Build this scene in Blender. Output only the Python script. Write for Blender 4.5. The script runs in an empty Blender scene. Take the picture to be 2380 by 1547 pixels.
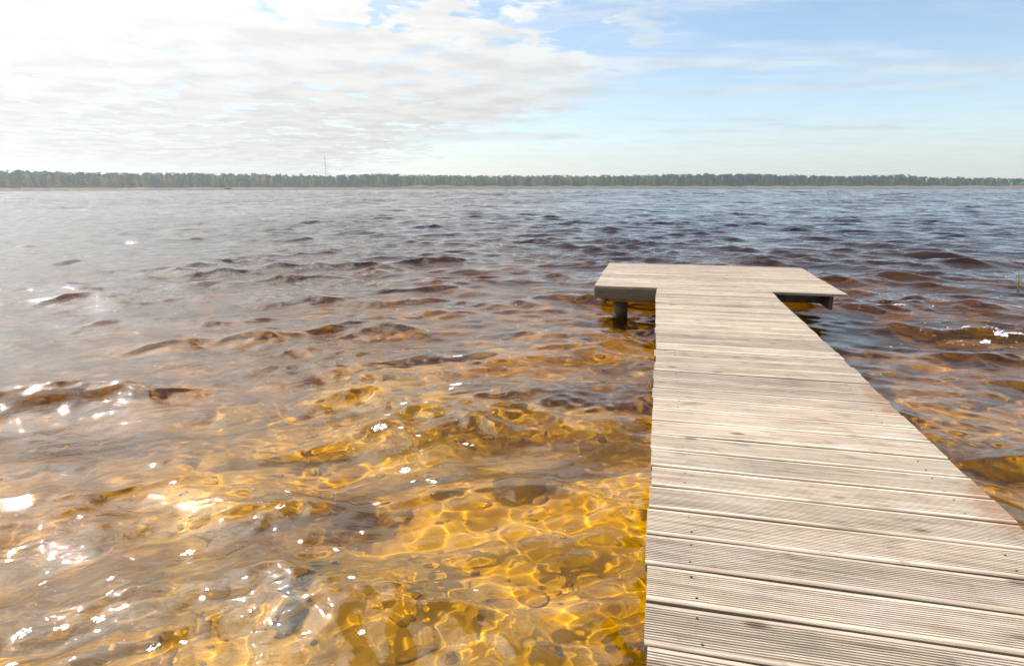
import bpy, math, random
import numpy as np
from mathutils import Vector, Matrix, Euler

S = bpy.context.scene
COL = S.collection
R = math.radians

# ------------------------------------------------------------------ camera
FOC, CX, CY, PW = 1412.0, 1190.0, 773.5, 2380.0     # focal length in pixels of a 2380 px wide picture
CAM_Z, DECK_Z = 1.34, 0.34
TILT = math.atan((CY - 434.5) / FOC)
ROLL = math.atan(-3 / 2380)
cam_d = bpy.data.cameras.new('camera')
cam = bpy.data.objects.new('camera', cam_d)
COL.objects.link(cam)
cam_d.sensor_width = 36.0
cam_d.lens = 36.0 * FOC / PW
cam_d.clip_start = 0.05
cam_d.clip_end = 20000
cam.matrix_world = (Matrix.Translation((0, 0, CAM_Z)) @ Matrix.Rotation(R(90) - TILT, 4, 'X')
                    @ Matrix.Rotation(ROLL, 4, 'Z'))
S.camera = cam

# ------------------------------------------------------------------ world, sun, exposure
SUN_EL, SUN_AZ = R(45), R(-62)          # azimuth from +Y towards +X
sun_dir = Vector((math.sin(SUN_AZ) * math.cos(SUN_EL), math.cos(SUN_AZ) * math.cos(SUN_EL), math.sin(SUN_EL)))
S.view_settings.view_transform = 'Standard'
S.view_settings.look = 'None'
S.view_settings.gamma = 1.0
S.view_settings.exposure = 0.82
S.view_settings.use_curve_mapping = False

S.cycles.max_bounces = 10
S.cycles.transmission_bounces = 8
S.cycles.glossy_bounces = 4
S.cycles.diffuse_bounces = 3
S.cycles.volume_bounces = 0
S.cycles.sample_clamp_indirect = 6.0
S.cycles.use_denoising = True


def build_world():
    w = bpy.data.worlds.new('World')
    S.world = w
    w.use_nodes = True
    nt = w.node_tree
    nt.nodes.clear()
    N = lambda t, **k: mk(nt, t, **k)
    L = nt.links.new
    out = N('ShaderNodeOutputWorld')
    bg = N('ShaderNodeBackground')
    bg.inputs['Strength'].default_value = 0.095
    sky = N('ShaderNodeTexSky')
    sky.sky_type = 'NISHITA'
    sky.sun_disc = False
    sky.sun_elevation = SUN_EL
    sky.sun_rotation = SUN_AZ
    sky.air_density = 1.0
    sky.dust_density = 0.0
    sky.ozone_density = 1.6
    tc = N('ShaderNodeTexCoord')
    nrm = N('ShaderNodeVectorMath', operation='NORMALIZE')
    L(tc.outputs['Generated'], nrm.inputs[0])
    sep = N('ShaderNodeSeparateXYZ')
    L(nrm.outputs[0], sep.inputs[0])

    def M(op, a, b=None, c=None, clamp=False):
        n = N('ShaderNodeMath', operation=op)
        n.use_clamp = clamp
        for i, v in enumerate((a, b, c)):
            if v is None: continue
            if isinstance(v, (int, float)): n.inputs[i].default_value = v
            else: L(v, n.inputs[i])
        return n.outputs[0]

    def ss(v, a, b):
        n = N('ShaderNodeMapRange', interpolation_type='SMOOTHSTEP')
        L(v, n.inputs[0]); n.inputs[1].default_value = a; n.inputs[2].default_value = b
        n.inputs[3].default_value = 0; n.inputs[4].default_value = 1
        return n.outputs[0]
    X, Y, Z = sep.outputs
    zc = M('MAXIMUM', Z, 0.0)
    den = M('ADD', zc, 0.05)
    px, py = M('DIVIDE', X, den), M('DIVIDE', Y, den)
    az = M('MULTIPLY', M('ARCTAN2', X, Y), 180 / math.pi)
    el = M('MULTIPLY', M('ARCSINE', zc), 180 / math.pi)

    def noise(sx, sy, det, rough, off=0, warp=0.0, dist=0.0):
        cb = N('ShaderNodeCombineXYZ')
        L(M('MULTIPLY', px, sx), cb.inputs[0]); L(M('MULTIPLY', py, sy), cb.inputs[1]); cb.inputs[2].default_value = off
        n = N('ShaderNodeTexNoise')
        n.inputs['Scale'].default_value = 1.0
        n.inputs['Detail'].default_value = det
        n.inputs['Roughness'].default_value = rough
        n.inputs['Distortion'].default_value = dist
        L(cb.outputs[0], n.inputs['Vector'])
        return n.outputs['Fac']
    fade_back = M('MULTIPLY', ss(az, -150.0, -105.0), 1.0)
    big = noise(0.35, 0.30, 5, 0.55, 3.1, dist=0.4)
    ripple = noise(3.6, 3.4, 8, 0.60, 7.7, dist=0.3)
    wisp = noise(0.22, 0.62, 8, 0.62, 12.4, dist=1.4)
    # edge of the cloud sheet in azimuth, moving left towards the horizon
    edge = M('ADD', 2.0, M('MULTIPLY', ss(el, 4.5, 10.0), 9.0))
    edge = M('SUBTRACT', edge, M('MULTIPLY', M('SUBTRACT', 1.0, ss(el, 2.0, 6.5)), 12.0))
    edge = M('ADD', edge, M('MULTIPLY', M('SUBTRACT', big, 0.5), 22.0))
    edge = M('ADD', edge, M('MULTIPLY', M('SUBTRACT', ripple, 0.5), 16.0))
    edge = M('SUBTRACT', edge, M('MULTIPLY', ss(el, 16.0, 42.0), 30.0))      # clear overhead
    sheet = M('MULTIPLY', ss(M('SUBTRACT', edge, az), -5.0, 6.0), fade_back)
    # cloud sheet has rippled gaps, more of them towards its right border at the top
    gapbias = M('MULTIPLY', M('MULTIPLY', ss(az, -26, -6), ss(el, 8.0, 14.0)), 0.10)
    dens = ss(M('SUBTRACT', M('ADD', ripple, M('MULTIPLY', M('SUBTRACT', big, 0.5), 0.35)), gapbias), 0.33, 0.47)
    dens = M('MAXIMUM', dens, M('MULTIPLY', ss(el, 7.5, 2.5), 0.8))
    sheet = M('MULTIPLY', sheet, M('ADD', M('ADD', 0.12, M('MULTIPLY', ss(az, -8.0, -28.0), 0.28)), M('MULTIPLY', dens, M('SUBTRACT', 0.86, M('MULTIPLY', ss(az, -8.0, -28.0), 0.28)))))
    # thin streaks on the clear side
    wm = M('MULTIPLY', M('MULTIPLY', ss(wisp, 0.43, 0.60), 0.62), fade_back)
    wm = M('ADD', M('MULTIPLY', wm, ss(el, 1.0, 5.0)), M('MULTIPLY', ss(el, 35.0, 8.0), 0.10))
    wm = M('MULTIPLY', wm, ss(el, 48.0, 20.0))
    # little puff high up, just right of the middle
    da = M('DIVIDE', M('SUBTRACT', az, 15.5), 2.6)
    de = M('DIVIDE', M('SUBTRACT', el, 15.6), 2.2)
    puff = M('SUBTRACT', 1.0, M('SQRT', M('ADD', M('MULTIPLY', da, da), M('MULTIPLY', de, de))))
    puff = M('ADD', puff, M('MULTIPLY', M('SUBTRACT', ripple, 0.5), 1.4))
    puff = M('MULTIPLY', ss(puff, 0.0, 0.9), 0.55)
    # haze near the horizon
    hz = M('MULTIPLY', M('POWER', M('SUBTRACT', 1.0, ss(el, -1.0, 13.0)), 1.6), 0.62)
    alpha = M('MAXIMUM', M('MAXIMUM', sheet, wm), M('MAXIMUM', puff, hz))
    alpha = M('ADD', alpha, M('MULTIPLY', M('MULTIPLY', wm, hz), 0.3), clamp=True)
    # forward scattering: cloud glows towards the sun
    dt = N('ShaderNodeVectorMath', operation='DOT_PRODUCT')
    L(nrm.outputs[0], dt.inputs[0]); dt.inputs[1].default_value = sun_dir
    mu = M('MAXIMUM', dt.outputs['Value'], 0.0)
    ph = M('ADD', M('MULTIPLY', M('ADD', 1.0, M('MULTIPLY', zc, 1.9)), 4.0), M('MULTIPLY', M('POWER', mu, 11.0), 22.0))
    shade = noise(2.4, 2.6, 6, 0.55, 21.0)
    thick = M('ADD', 1.03, M('MULTIPLY', ss(shade, 0.40, 0.66), -0.16))
    lum = M('MULTIPLY', ph, thick)
    cc = N('ShaderNodeMix', data_type='RGBA')
    L(ss(az, -8, 16), cc.inputs['Factor'])
    cc.inputs['A'].default_value = (1.0, 0.985, 0.955, 1)
    cc.inputs['B'].default_value = (0.90, 0.985, 1.02, 1)
    cs = N('ShaderNodeVectorMath', operation='SCALE')
    L(cc.outputs['Result'], cs.inputs[0]); L(lum, cs.inputs['Scale'])
    mx = N('ShaderNodeMix', data_type='RGBA')
    L(alpha, mx.inputs['Factor']); L(sky.outputs[0], mx.inputs['A']); L(cs.outputs[0], mx.inputs['B'])
    L(mx.outputs['Result'], bg.inputs['Color'])
    L(bg.outputs[0], out.inputs['Surface'])


def mk(nt, t, **k):
    n = nt.nodes.new(t)
    for a, b in k.items():
        if a == 'data_type' or hasattr(n, a): setattr(n, a, b)
    return n


build_world()
ld = bpy.data.lights.new('sun', 'SUN')
ld.energy = 4.2
ld.angle = R(0.53)
ld.color = (1.0, 0.95, 0.87)
sun = bpy.data.objects.new('sun', ld)
COL.objects.link(sun)
sun.rotation_euler = sun_dir.to_track_quat('Z', 'Y').to_euler()
ld.cycles.is_caustics_light = True


# ------------------------------------------------------------------ helpers
def px_at(x, y, z=0.0):
    """ground position under a point of the photograph (2380 px wide), at height z"""
    v = cam.matrix_world.to_3x3() @ Vector((x - CX, CY - y, -FOC))
    t = (CAM_Z - z) / -v.z
    return Vector((v.x * t, v.y * t, z))


def tag(o, label=None, cat=None, group=None, kind=None):
    if label: o['label'] = label
    if cat: o['category'] = cat
    if group: o['group'] = group
    if kind: o['kind'] = kind
    return o


def link(name, me, parent=None, loc=None):
    o = bpy.data.objects.new(name, me)
    COL.objects.link(o)
    if parent: o.parent = parent
    if loc is not None: o.location = loc
    return o


def empty(name, loc=(0, 0, 0), rz=0.0):
    o = bpy.data.objects.new(name, None)
    COL.objects.link(o)
    o.location = loc
    o.rotation_euler = (0, 0, rz)
    o.empty_display_size = 0.1
    return o


def mesh_np(name, V, F, mat=None, smooth=False):
    """V (n,3) array, F (m,k) array of equal polygons"""
    V = np.asarray(V, dtype=np.float32); F = np.asarray(F, dtype=np.int32)
    me = bpy.data.meshes.new(name)
    k = F.shape[1]
    me.vertices.add(len(V)); me.vertices.foreach_set('co', V.ravel())
    me.loops.add(F.size); me.loops.foreach_set('vertex_index', F.ravel())
    me.polygons.add(len(F)); me.polygons.foreach_set('loop_start', np.arange(0, F.size, k, dtype=np.int32))
    me.polygons.foreach_set('use_smooth', np.full(len(F), smooth))
    me.update(calc_edges=True)
    if mat: me.materials.append(mat)
    return me


class MB:
    """collects simple shapes into one mesh"""
    def __init__(s): s.v = []; s.f = []
    def add(s, vs, fs):
        n = len(s.v); s.v += [tuple(p) for p in vs]; s.f += [tuple(i + n for i in f) for f in fs]
    def box(s, a, b, m=None):
        x0, y0, z0 = a; x1, y1, z1 = b
        vs = [(x0, y0, z0), (x1, y0, z0), (x1, y1, z0), (x0, y1, z0), (x0, y0, z1), (x1, y0, z1), (x1, y1, z1), (x0, y1, z1)]
        if m is not None: vs = [m @ Vector(p) for p in vs]
        s.add(vs, [(3, 2, 1, 0), (4, 5, 6, 7), (0, 1, 5, 4), (1, 2, 6, 5), (2, 3, 7, 6), (3, 0, 4, 7)])
    def tube(s, pts, rads, n=8, caps=True):
        pts = [Vector(p) for p in pts]
        rings = []
        for i, p in enumerate(pts):
            d = (pts[min(i + 1, len(pts) - 1)] - pts[max(i - 1, 0)]).normalized()
            a = d.orthogonal().normalized() if i == 0 else (a - d * a.dot(d)).normalized()
            b = d.cross(a)
            rings.append([p + (a * math.cos(2 * math.pi * j / n) + b * math.sin(2 * math.pi * j / n)) * rads[i] for j in range(n)])
        vs = [q for r in rings for q in r]
        fs = [(i * n + j, i * n + (j + 1) % n, (i + 1) * n + (j + 1) % n, (i + 1) * n + j) for i in range(len(pts) - 1) for j in range(n)]
        if caps: fs += [tuple(reversed(range(n))), tuple((len(pts) - 1) * n + j for j in range(n))]
        s.add(vs, fs)
    def mesh(s, name, mat=None, smooth=False):
        me = bpy.data.meshes.new(name)
        me.from_pydata(s.v, [], s.f)
        me.polygons.foreach_set('use_smooth', [smooth] * len(me.polygons))
        me.update()
        if mat: me.materials.append(mat)
        return me
    def build(s, name, mat, parent=None, smooth=False, loc=None):
        return link(name, s.mesh(name, mat, smooth), parent, loc)


def copy_tree(o, parent=None):
    c = o.copy(); COL.objects.link(c); c.parent = parent
    for ch in o.children: copy_tree(ch, c)
    return c


# ------------------------------------------------------------------ materials
def new_mat(name):
    m = bpy.data.materials.new(name)
    m.use_nodes = True
    nt = m.node_tree
    nt.nodes.clear()
    out = mk(nt, 'ShaderNodeOutputMaterial')
    return m, nt, out


def ramp(nt, fac, stops):
    r = mk(nt, 'ShaderNodeValToRGB')
    e = r.color_ramp.elements
    while len(e) < len(stops): e.new(0.5)
    for el, (p, c) in zip(e, stops):
        el.position = p; el.color = (*c, 1)
    nt.links.new(fac, r.inputs[0])
    return r.outputs[0]


def vmap(nt, src, scale, loc=(0, 0, 0), rot=(0, 0, 0)):
    m = mk(nt, 'ShaderNodeMapping')
    nt.links.new(src, m.inputs[0])
    m.inputs['Location'].default_value = loc
    m.inputs['Rotation'].default_value = rot
    m.inputs['Scale'].default_value = scale
    return m.outputs[0]


def noise_tex(nt, vec, scale, det=4, rough=0.55, dist=0.0):
    n = mk(nt, 'ShaderNodeTexNoise')
    n.inputs['Scale'].default_value = scale; n.inputs['Detail'].default_value = det
    n.inputs['Roughness'].default_value = rough; n.inputs['Distortion'].default_value = dist
    nt.links.new(vec, n.inputs['Vector'])
    return n.outputs['Fac']


def math_n(nt, op, a, b=None, c=None, clamp=False):
    n = mk(nt, 'ShaderNodeMath', operation=op)
    n.use_clamp = clamp
    for i, v in enumerate((a, b, c)):
        if v is None: continue
        if isinstance(v, (int, float)): n.inputs[i].default_value = v
        else: nt.links.new(v, n.inputs[i])
    return n.outputs[0]


def smooth_n(nt, v, a, b, lo=0.0, hi=1.0):
    n = mk(nt, 'ShaderNodeMapRange', interpolation_type='SMOOTHSTEP')
    nt.links.new(v, n.inputs[0])
    for i, x in enumerate((a, b, lo, hi)): n.inputs[i + 1].default_value = x
    return n.outputs[0]


def mixc(nt, fac, a, b, blend='MIX'):
    n = mk(nt, 'ShaderNodeMix', data_type='RGBA')
    n.blend_type = blend
    for s, v in (('Factor', fac), ('A', a), ('B', b)):
        if isinstance(v, (int, float)): n.inputs[s].default_value = v
        elif isinstance(v, tuple): n.inputs[s].default_value = (*v, 1)
        else: nt.links.new(v, n.inputs[s])
    return n.outputs['Result']


def principled(nt, out, rough=0.7, spec=0.3):
    p = mk(nt, 'ShaderNodeBsdfPrincipled')
    p.inputs['Roughness'].default_value = rough
    p.inputs['Specular IOR Level'].default_value = spec
    nt.links.new(p.outputs[0], out.inputs['Surface'])
    return p


def bump(nt, h, strength, dist, normal=None):
    b = mk(nt, 'ShaderNodeBump')
    b.inputs['Strength'].default_value = strength; b.inputs['Distance'].default_value = dist
    nt.links.new(h, b.inputs['Height'])
    if normal: nt.links.new(normal, b.inputs['Normal'])
    return b.outputs[0]


DOCK_ANG = R(13.35)
D_S = Vector((math.sin(DOCK_ANG), math.cos(DOCK_ANG), 0))      # along the jetty
D_U = Vector((math.cos(DOCK_ANG), -math.sin(DOCK_ANG), 0))     # across, to the right


def mat_decking(tint=None):
    m, nt, out = new_mat('weathered decking')
    p = principled(nt, out, 0.68, 0.35)
    tc = mk(nt, 'ShaderNodeTexCoord'); oi = mk(nt, 'ShaderNodeObjectInfo'); geo = mk(nt, 'ShaderNodeNewGeometry')
    off = mk(nt, 'ShaderNodeVectorMath', operation='SCALE')
    off.inputs[0].default_value = (37.0, 11.0, 5.0); nt.links.new(oi.outputs['Random'], off.inputs['Scale'])
    ad = mk(nt, 'ShaderNodeVectorMath', operation='ADD')
    nt.links.new(tc.outputs['Object'], ad.inputs[0]); nt.links.new(off.outputs[0], ad.inputs[1])
    v = ad.outputs[0]
    grain = noise_tex(nt, vmap(nt, v, (2.2, 60, 60)), 1.0, 6, 0.62, 0.3)
    fine = noise_tex(nt, vmap(nt, v, (14, 320, 320)), 1.0, 3, 0.6)
    blot = noise_tex(nt, vmap(nt, v, (2.6, 7, 7)), 1.0, 5, 0.62, 0.8)
    blot2 = noise_tex(nt, vmap(nt, v, (9, 22, 22), loc=(5, 3, 1)), 1.0, 4, 0.6, 0.5)
    c = ramp(nt, grain, [(0.28, (0.28, 0.21, 0.15)), (0.45, (0.52, 0.42, 0.32)), (0.66, (0.66, 0.55, 0.44))])
    c = mixc(nt, smooth_n(nt, fine, 0.35, 0.7), mixc(nt, 1.0, c, (0.80, 0.78, 0.75), 'MULTIPLY'), c)
    # grey-green algae and dark damp blotches
    c = mixc(nt, math_n(nt, 'MULTIPLY', smooth_n(nt, blot, 0.50, 0.72), 0.42), c, (0.27, 0.25, 0.18))
    c = mixc(nt, math_n(nt, 'MULTIPLY', smooth_n(nt, blot2, 0.54, 0.74), 0.5), c, (0.17, 0.13, 0.10))
    c = mixc(nt, math_n(nt, 'MULTIPLY', smooth_n(nt, blot, 0.50, 0.30), 0.35), c, (0.66, 0.60, 0.53))
    # knots
    vo = mk(nt, 'ShaderNodeTexVoronoi'); vo.feature = 'F1'
    vo.inputs['Scale'].default_value = 1.0
    nt.links.new(vmap(nt, v, (3.3, 8.5, 8.5)), vo.inputs['Vector'])
    kn = smooth_n(nt, vo.outputs['Distance'], 0.14, 0.05)
    c = mixc(nt, math_n(nt, 'MULTIPLY', kn, 0.75), c, (0.10, 0.06, 0.035))
    # darker colour down in the grooves
    so = mk(nt, 'ShaderNodeSeparateXYZ'); nt.links.new(tc.outputs['Object'], so.inputs[0])
    groove_dark = math_n(nt, 'MULTIPLY', smooth_n(nt, so.outputs[2], -0.0012, -0.0030), GROOVE)
    c = mixc(nt, groove_dark, c, (0.10, 0.07, 0.055))
    # board to board tone
    tone = mk(nt, 'ShaderNodeMapRange'); nt.links.new(oi.outputs['Random'], tone.inputs[0])
    tone.inputs[3].default_value = 0.80; tone.inputs[4].default_value = 1.15
    sc = mk(nt, 'ShaderNodeVectorMath', operation='SCALE')
    nt.links.new(c, sc.inputs[0]); nt.links.new(tone.outputs[0], sc.inputs['Scale'])
    c = sc.outputs[0]
    # rusty orange stains where the right ends of some boards lost their grey skin
    sn = noise_tex(nt, vmap(nt, geo.outputs['Position'], (9, 9, 9)), 1.0, 5, 0.65, 0.5)
    tot = None
    for (px_, py_, rs, ru) in STAINS:
        d = px_at(px_, py_, DECK_Z)
        du = mk(nt, 'ShaderNodeVectorMath', operation='SUBTRACT'); nt.links.new(geo.outputs['Position'], du.inputs[0]); du.inputs[1].default_value = d
        a = mk(nt, 'ShaderNodeVectorMath', operation='DOT_PRODUCT'); nt.links.new(du.outputs[0], a.inputs[0]); a.inputs[1].default_value = D_S / rs
        b = mk(nt, 'ShaderNodeVectorMath', operation='DOT_PRODUCT'); nt.links.new(du.outputs[0], b.inputs[0]); b.inputs[1].default_value = D_U / ru
        rr = math_n(nt, 'SQRT', math_n(nt, 'ADD', math_n(nt, 'MULTIPLY', a.outputs['Value'], a.outputs['Value']), math_n(nt, 'MULTIPLY', b.outputs['Value'], b.outputs['Value'])))
        k = smooth_n(nt, math_n(nt, 'ADD', rr, math_n(nt, 'MULTIPLY', math_n(nt, 'SUBTRACT', sn, 0.5), 1.6)), 1.05, 0.45)
        tot = k if tot is None else math_n(nt, 'MAXIMUM', tot, k)
    c = mixc(nt, math_n(nt, 'MULTIPLY', math_n(nt, 'MULTIPLY', tot, smooth_n(nt, grain, 0.42, 0.50)), 0.65), c, (0.32, 0.15, 0.065))
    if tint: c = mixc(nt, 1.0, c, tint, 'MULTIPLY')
    nt.links.new(c, p.inputs['Base Color'])
    nt.links.new(bump(nt, math_n(nt, 'ADD', grain, math_n(nt, 'MULTIPLY', fine, 0.5)), 0.5, 0.0025), p.inputs['Normal'])
    return m


def mat_timber(name, cols, rough=0.75, wet=True):
    m, nt, out = new_mat(name)
    p = principled(nt, out, rough, 0.3)
    tc = mk(nt, 'ShaderNodeTexCoord'); geo = mk(nt, 'ShaderNodeNewGeometry')
    g = noise_tex(nt, vmap(nt, tc.outputs['Object'], (14, 14, 14)), 1.0, 6, 0.6, 0.6)
    c = ramp(nt, g, [(0.3, cols[0]), (0.7, cols[1])])
    if wet:
        sp = mk(nt, 'ShaderNodeSeparateXYZ'); nt.links.new(geo.outputs['Position'], sp.inputs[0])
        k = smooth_n(nt, math_n(nt, 'ADD', sp.outputs[2], math_n(nt, 'MULTIPLY', g, 0.08)), 0.12, 0.04)
        c = mixc(nt, k, c, (0.035, 0.028, 0.015))
    nt.links.new(c, p.inputs['Base Color'])
    nt.links.new(bump(nt, g, 0.6, 0.006), p.inputs['Normal'])
    return m


def mat_water():
    m, nt, out = new_mat('lake water')
    geo = mk(nt, 'ShaderNodeNewGeometry')
    pos = geo.outputs['Position']
    sp = mk(nt, 'ShaderNodeSeparateXYZ'); nt.links.new(pos, sp.inputs[0])
    rr = math_n(nt, 'SQRT', math_n(nt, 'ADD', math_n(nt, 'MULTIPLY', sp.outputs[0], sp.outputs[0]), math_n(nt, 'MULTIPLY', sp.outputs[1], sp.outputs[1])))
    # ripples finer than the mesh of the sheet carries at that distance from the jetty
    n1 = noise_tex(nt, vmap(nt, pos, (3.2, 6.5, 1), rot=(0, 0, R(-12))), 1.0, 4, 0.60, 0.3)
    n2 = noise_tex(nt, vmap(nt, pos, (0.9, 1.9, 1), rot=(0, 0, R(-16)), loc=(3, 8, 0)), 1.0, 3, 0.55, 0.4)
    n3 = noise_tex(nt, vmap(nt, pos, (0.20, 0.45, 1), rot=(0, 0, R(-10)), loc=(1, 5, 0)), 1.0, 4, 0.55, 0.3)
    h = math_n(nt, 'MULTIPLY', n1, math_n(nt, 'MULTIPLY', smooth_n(nt, rr, 2, 12, 0.017, 0.036), smooth_n(nt, rr, 20, 90, 1.0, 0.35)))
    h = math_n(nt, 'ADD', h, math_n(nt, 'MULTIPLY', n2, smooth_n(nt, rr, 18, 70, 0.0, 0.17)))
    gust = noise_tex(nt, vmap(nt, pos, (0.012, 0.05, 1), rot=(0, 0, R(-8))), 1.0, 3, 0.6, 0.5)
    gust2 = noise_tex(nt, vmap(nt, pos, (0.35, 0.05, 1), rot=(0, 0, R(-6))), 1.0, 4, 0.65, 0.3)
    h = math_n(nt, 'MULTIPLY', h, math_n(nt, 'MULTIPLY', smooth_n(nt, gust, 0.35, 0.65, 0.6, 1.35), smooth_n(nt, gust2, 0.35, 0.65, 0.45, 1.5)))
    h = math_n(nt, 'ADD', h, math_n(nt, 'MULTIPLY', n3, smooth_n(nt, rr, 80, 400, 0.0, 0.28)))
    nb = bump(nt, h, 1.0, 1.0)
    fr = mk(nt, 'ShaderNodeFresnel'); fr.inputs['IOR'].default_value = 1.54
    nt.links.new(nb, fr.inputs['Normal'])
    gl = mk(nt, 'ShaderNodeBsdfGlossy'); gl.inputs['Roughness'].default_value = 0.015
    gl.inputs['Color'].default_value = (1, 1, 1, 1)
    nt.links.new(nb, gl.inputs['Normal'])
    rf = mk(nt, 'ShaderNodeBsdfRefraction'); rf.inputs['Roughness'].default_value = 0.0
    rf.inputs['IOR'].default_value = 1.33; rf.inputs['Color'].default_value = (0.96, 0.71, 0.075, 1)     # tea-coloured lake water
    mx = mk(nt, 'ShaderNodeMixShader')
    # seen from above the film of the surface is glossier; from below the plain water-to-air boundary
    fi = mk(nt, 'ShaderNodeFresnel'); fi.inputs['IOR'].default_value = 1.33
    fm = mk(nt, 'ShaderNodeMix', data_type='FLOAT')
    nt.links.new(geo.outputs['Backfacing'], fm.inputs['Factor'])
    nt.links.new(fr.outputs[0], fm.inputs['A']); nt.links.new(fi.outputs[0], fm.inputs['B'])
    nt.links.new(fm.outputs['Result'], mx.inputs[0]); nt.links.new(rf.outputs[0], mx.inputs[1]); nt.links.new(gl.outputs[0], mx.inputs[2])
    nt.links.new(mx.outputs[0], out.inputs['Surface'])
    return m


def mat_ground():
    m, nt, out = new_mat('sandy lake bed and shore')
    p = principled(nt, out, 0.9, 0.1)
    geo = mk(nt, 'ShaderNodeNewGeometry')
    pos = geo.outputs['Position']
    sp = mk(nt, 'ShaderNodeSeparateXYZ'); nt.links.new(pos, sp.inputs[0])
    a = noise_tex(nt, vmap(nt, pos, (1.2, 1.2, 1.2)), 1.0, 6, 0.6, 0.6)
    b = noise_tex(nt, vmap(nt, pos, (7, 7, 7)), 1.0, 5, 0.6, 0.4)
    vo = mk(nt, 'ShaderNodeTexVoronoi'); vo.inputs['Scale'].default_value = 9
    nt.links.new(pos, vo.inputs['Vector'])
    c = ramp(nt, a, [(0.32, (0.38, 0.32, 0.17)), (0.5, (0.58, 0.50, 0.30)), (0.7, (0.70, 0.62, 0.40))])
    c = mixc(nt, math_n(nt, 'MULTIPLY', smooth_n(nt, b, 0.50, 0.70), 0.55), c, (0.28, 0.20, 0.09))
    c = mixc(nt, math_n(nt, 'MULTIPLY', smooth_n(nt, vo.outputs['Distance'], 0.30, 0.10), 0.35), c, (0.66, 0.56, 0.38))
    # bed darkens with depth: light lost in the brown water, put into its colour
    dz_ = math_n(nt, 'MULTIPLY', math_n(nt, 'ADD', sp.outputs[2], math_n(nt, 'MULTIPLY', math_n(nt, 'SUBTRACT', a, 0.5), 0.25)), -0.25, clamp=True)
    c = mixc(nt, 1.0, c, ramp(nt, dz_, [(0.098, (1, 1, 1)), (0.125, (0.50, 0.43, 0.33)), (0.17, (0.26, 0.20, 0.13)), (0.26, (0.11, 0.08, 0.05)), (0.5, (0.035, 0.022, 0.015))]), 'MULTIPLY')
    # grass and forest floor above the beach line
    gr = ramp(nt, b, [(0.3, (0.07, 0.075, 0.03)), (0.7, (0.16, 0.14, 0.07))])
    c = mixc(nt, smooth_n(nt, sp.outputs[2], 0.25, 0.6), c, gr)
    nt.links.new(c, p.inputs['Base Color'])
    nt.links.new(bump(nt, b, 0.5, 0.02), p.inputs['Normal'])
    return m


def mat_simple(name, col, rough=0.8, spec=0.2, var=0.25, scale=3.0, trans=0.0):
    m, nt, out = new_mat(name)
    p = principled(nt, out, rough, spec)
    tc = mk(nt, 'ShaderNodeTexCoord'); oi = mk(nt, 'ShaderNodeObjectInfo')
    n = noise_tex(nt, vmap(nt, tc.outputs['Object'], (scale, scale, scale)), 1.0, 4, 0.6)
    lo = tuple(c * (1 - var) for c in col); hi = tuple(min(1, c * (1 + var)) for c in col)
    c = ramp(nt, n, [(0.3, lo), (0.7, hi)])
    sc = mk(nt, 'ShaderNodeVectorMath', operation='SCALE')
    nt.links.new(c, sc.inputs[0])
    nt.links.new(math_n(nt, 'ADD', 1 - var * 0.8, math_n(nt, 'MULTIPLY', oi.outputs['Random'], var * 1.6)), sc.inputs['Scale'])
    nt.links.new(sc.outputs[0], p.inputs['Base Color'])
    if trans:
        tr = mk(nt, 'ShaderNodeBsdfTranslucent'); nt.links.new(sc.outputs[0], tr.inputs[0])
        mx = mk(nt, 'ShaderNodeMixShader'); mx.inputs[0].default_value = trans
        nt.links.new(p.outputs[0], mx.inputs[1]); nt.links.new(tr.outputs[0], mx.inputs[2])
        nt.links.new(mx.outputs[0], out.inputs['Surface'])
    return m


STAINS = [(2056, 930, 0.24, 0.09), (2320, 1180, 0.26, 0.09)]
GROOVE = 0.55
M_DECK = mat_decking()
GROOVE = 0.0
M_DECK_SHADED = mat_decking((0.34, 0.34, 0.28))  # same decking, darkened: the shade on the fascia put into its colour
M_BEAM = mat_timber('reddish brown beam timber', [(0.16, 0.085, 0.045), (0.30, 0.17, 0.09)])
M_DARKBEAM = mat_timber('dark stained beam timber', [(0.06, 0.04, 0.03), (0.13, 0.085, 0.06)])
M_PILE = mat_timber('round pile timber', [(0.055, 0.038, 0.022), (0.13, 0.095, 0.055)])
M_WATER = mat_water()
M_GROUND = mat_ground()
M_PINE = mat_simple('dark pine foliage', (0.030, 0.072, 0.034), var=0.5, scale=0.08, trans=0.25)
M_BIRCH = mat_simple('spring birch foliage', (0.21, 0.24, 0.05), var=0.45, scale=0.09, trans=0.4)
M_BUSH = mat_simple('olive willow foliage', (0.12, 0.12, 0.055), var=0.35, scale=0.3, trans=0.35)
M_BARK = mat_simple('pine bark', (0.13, 0.08, 0.05))
M_BIRCHBARK = mat_simple('birch bark', (0.22, 0.21, 0.18))
M_REED = mat_simple('dry reed', (0.60, 0.48, 0.30), var=0.25, scale=0.5, trans=0.3)
M_FOAM = mat_simple('white foam', (0.85, 0.84, 0.82), rough=0.35, spec=0.5, var=0.05)
M_STEEL = mat_simple('painted steel', (0.30, 0.22, 0.20), rough=0.6)
M_GREEN = mat_simple('fresh reed leaf', (0.22, 0.26, 0.04), var=0.3, scale=8, trans=0.4)
M_STONE = mat_simple('ochre lake stone', (0.46, 0.38, 0.22), var=0.25, scale=9)
M_SCREW = mat_simple('dull screw steel', (0.045, 0.045, 0.045), rough=0.5)
M_DSTONE = mat_simple('blackish lake stone', (0.075, 0.08, 0.075), var=0.4, scale=9)

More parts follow.
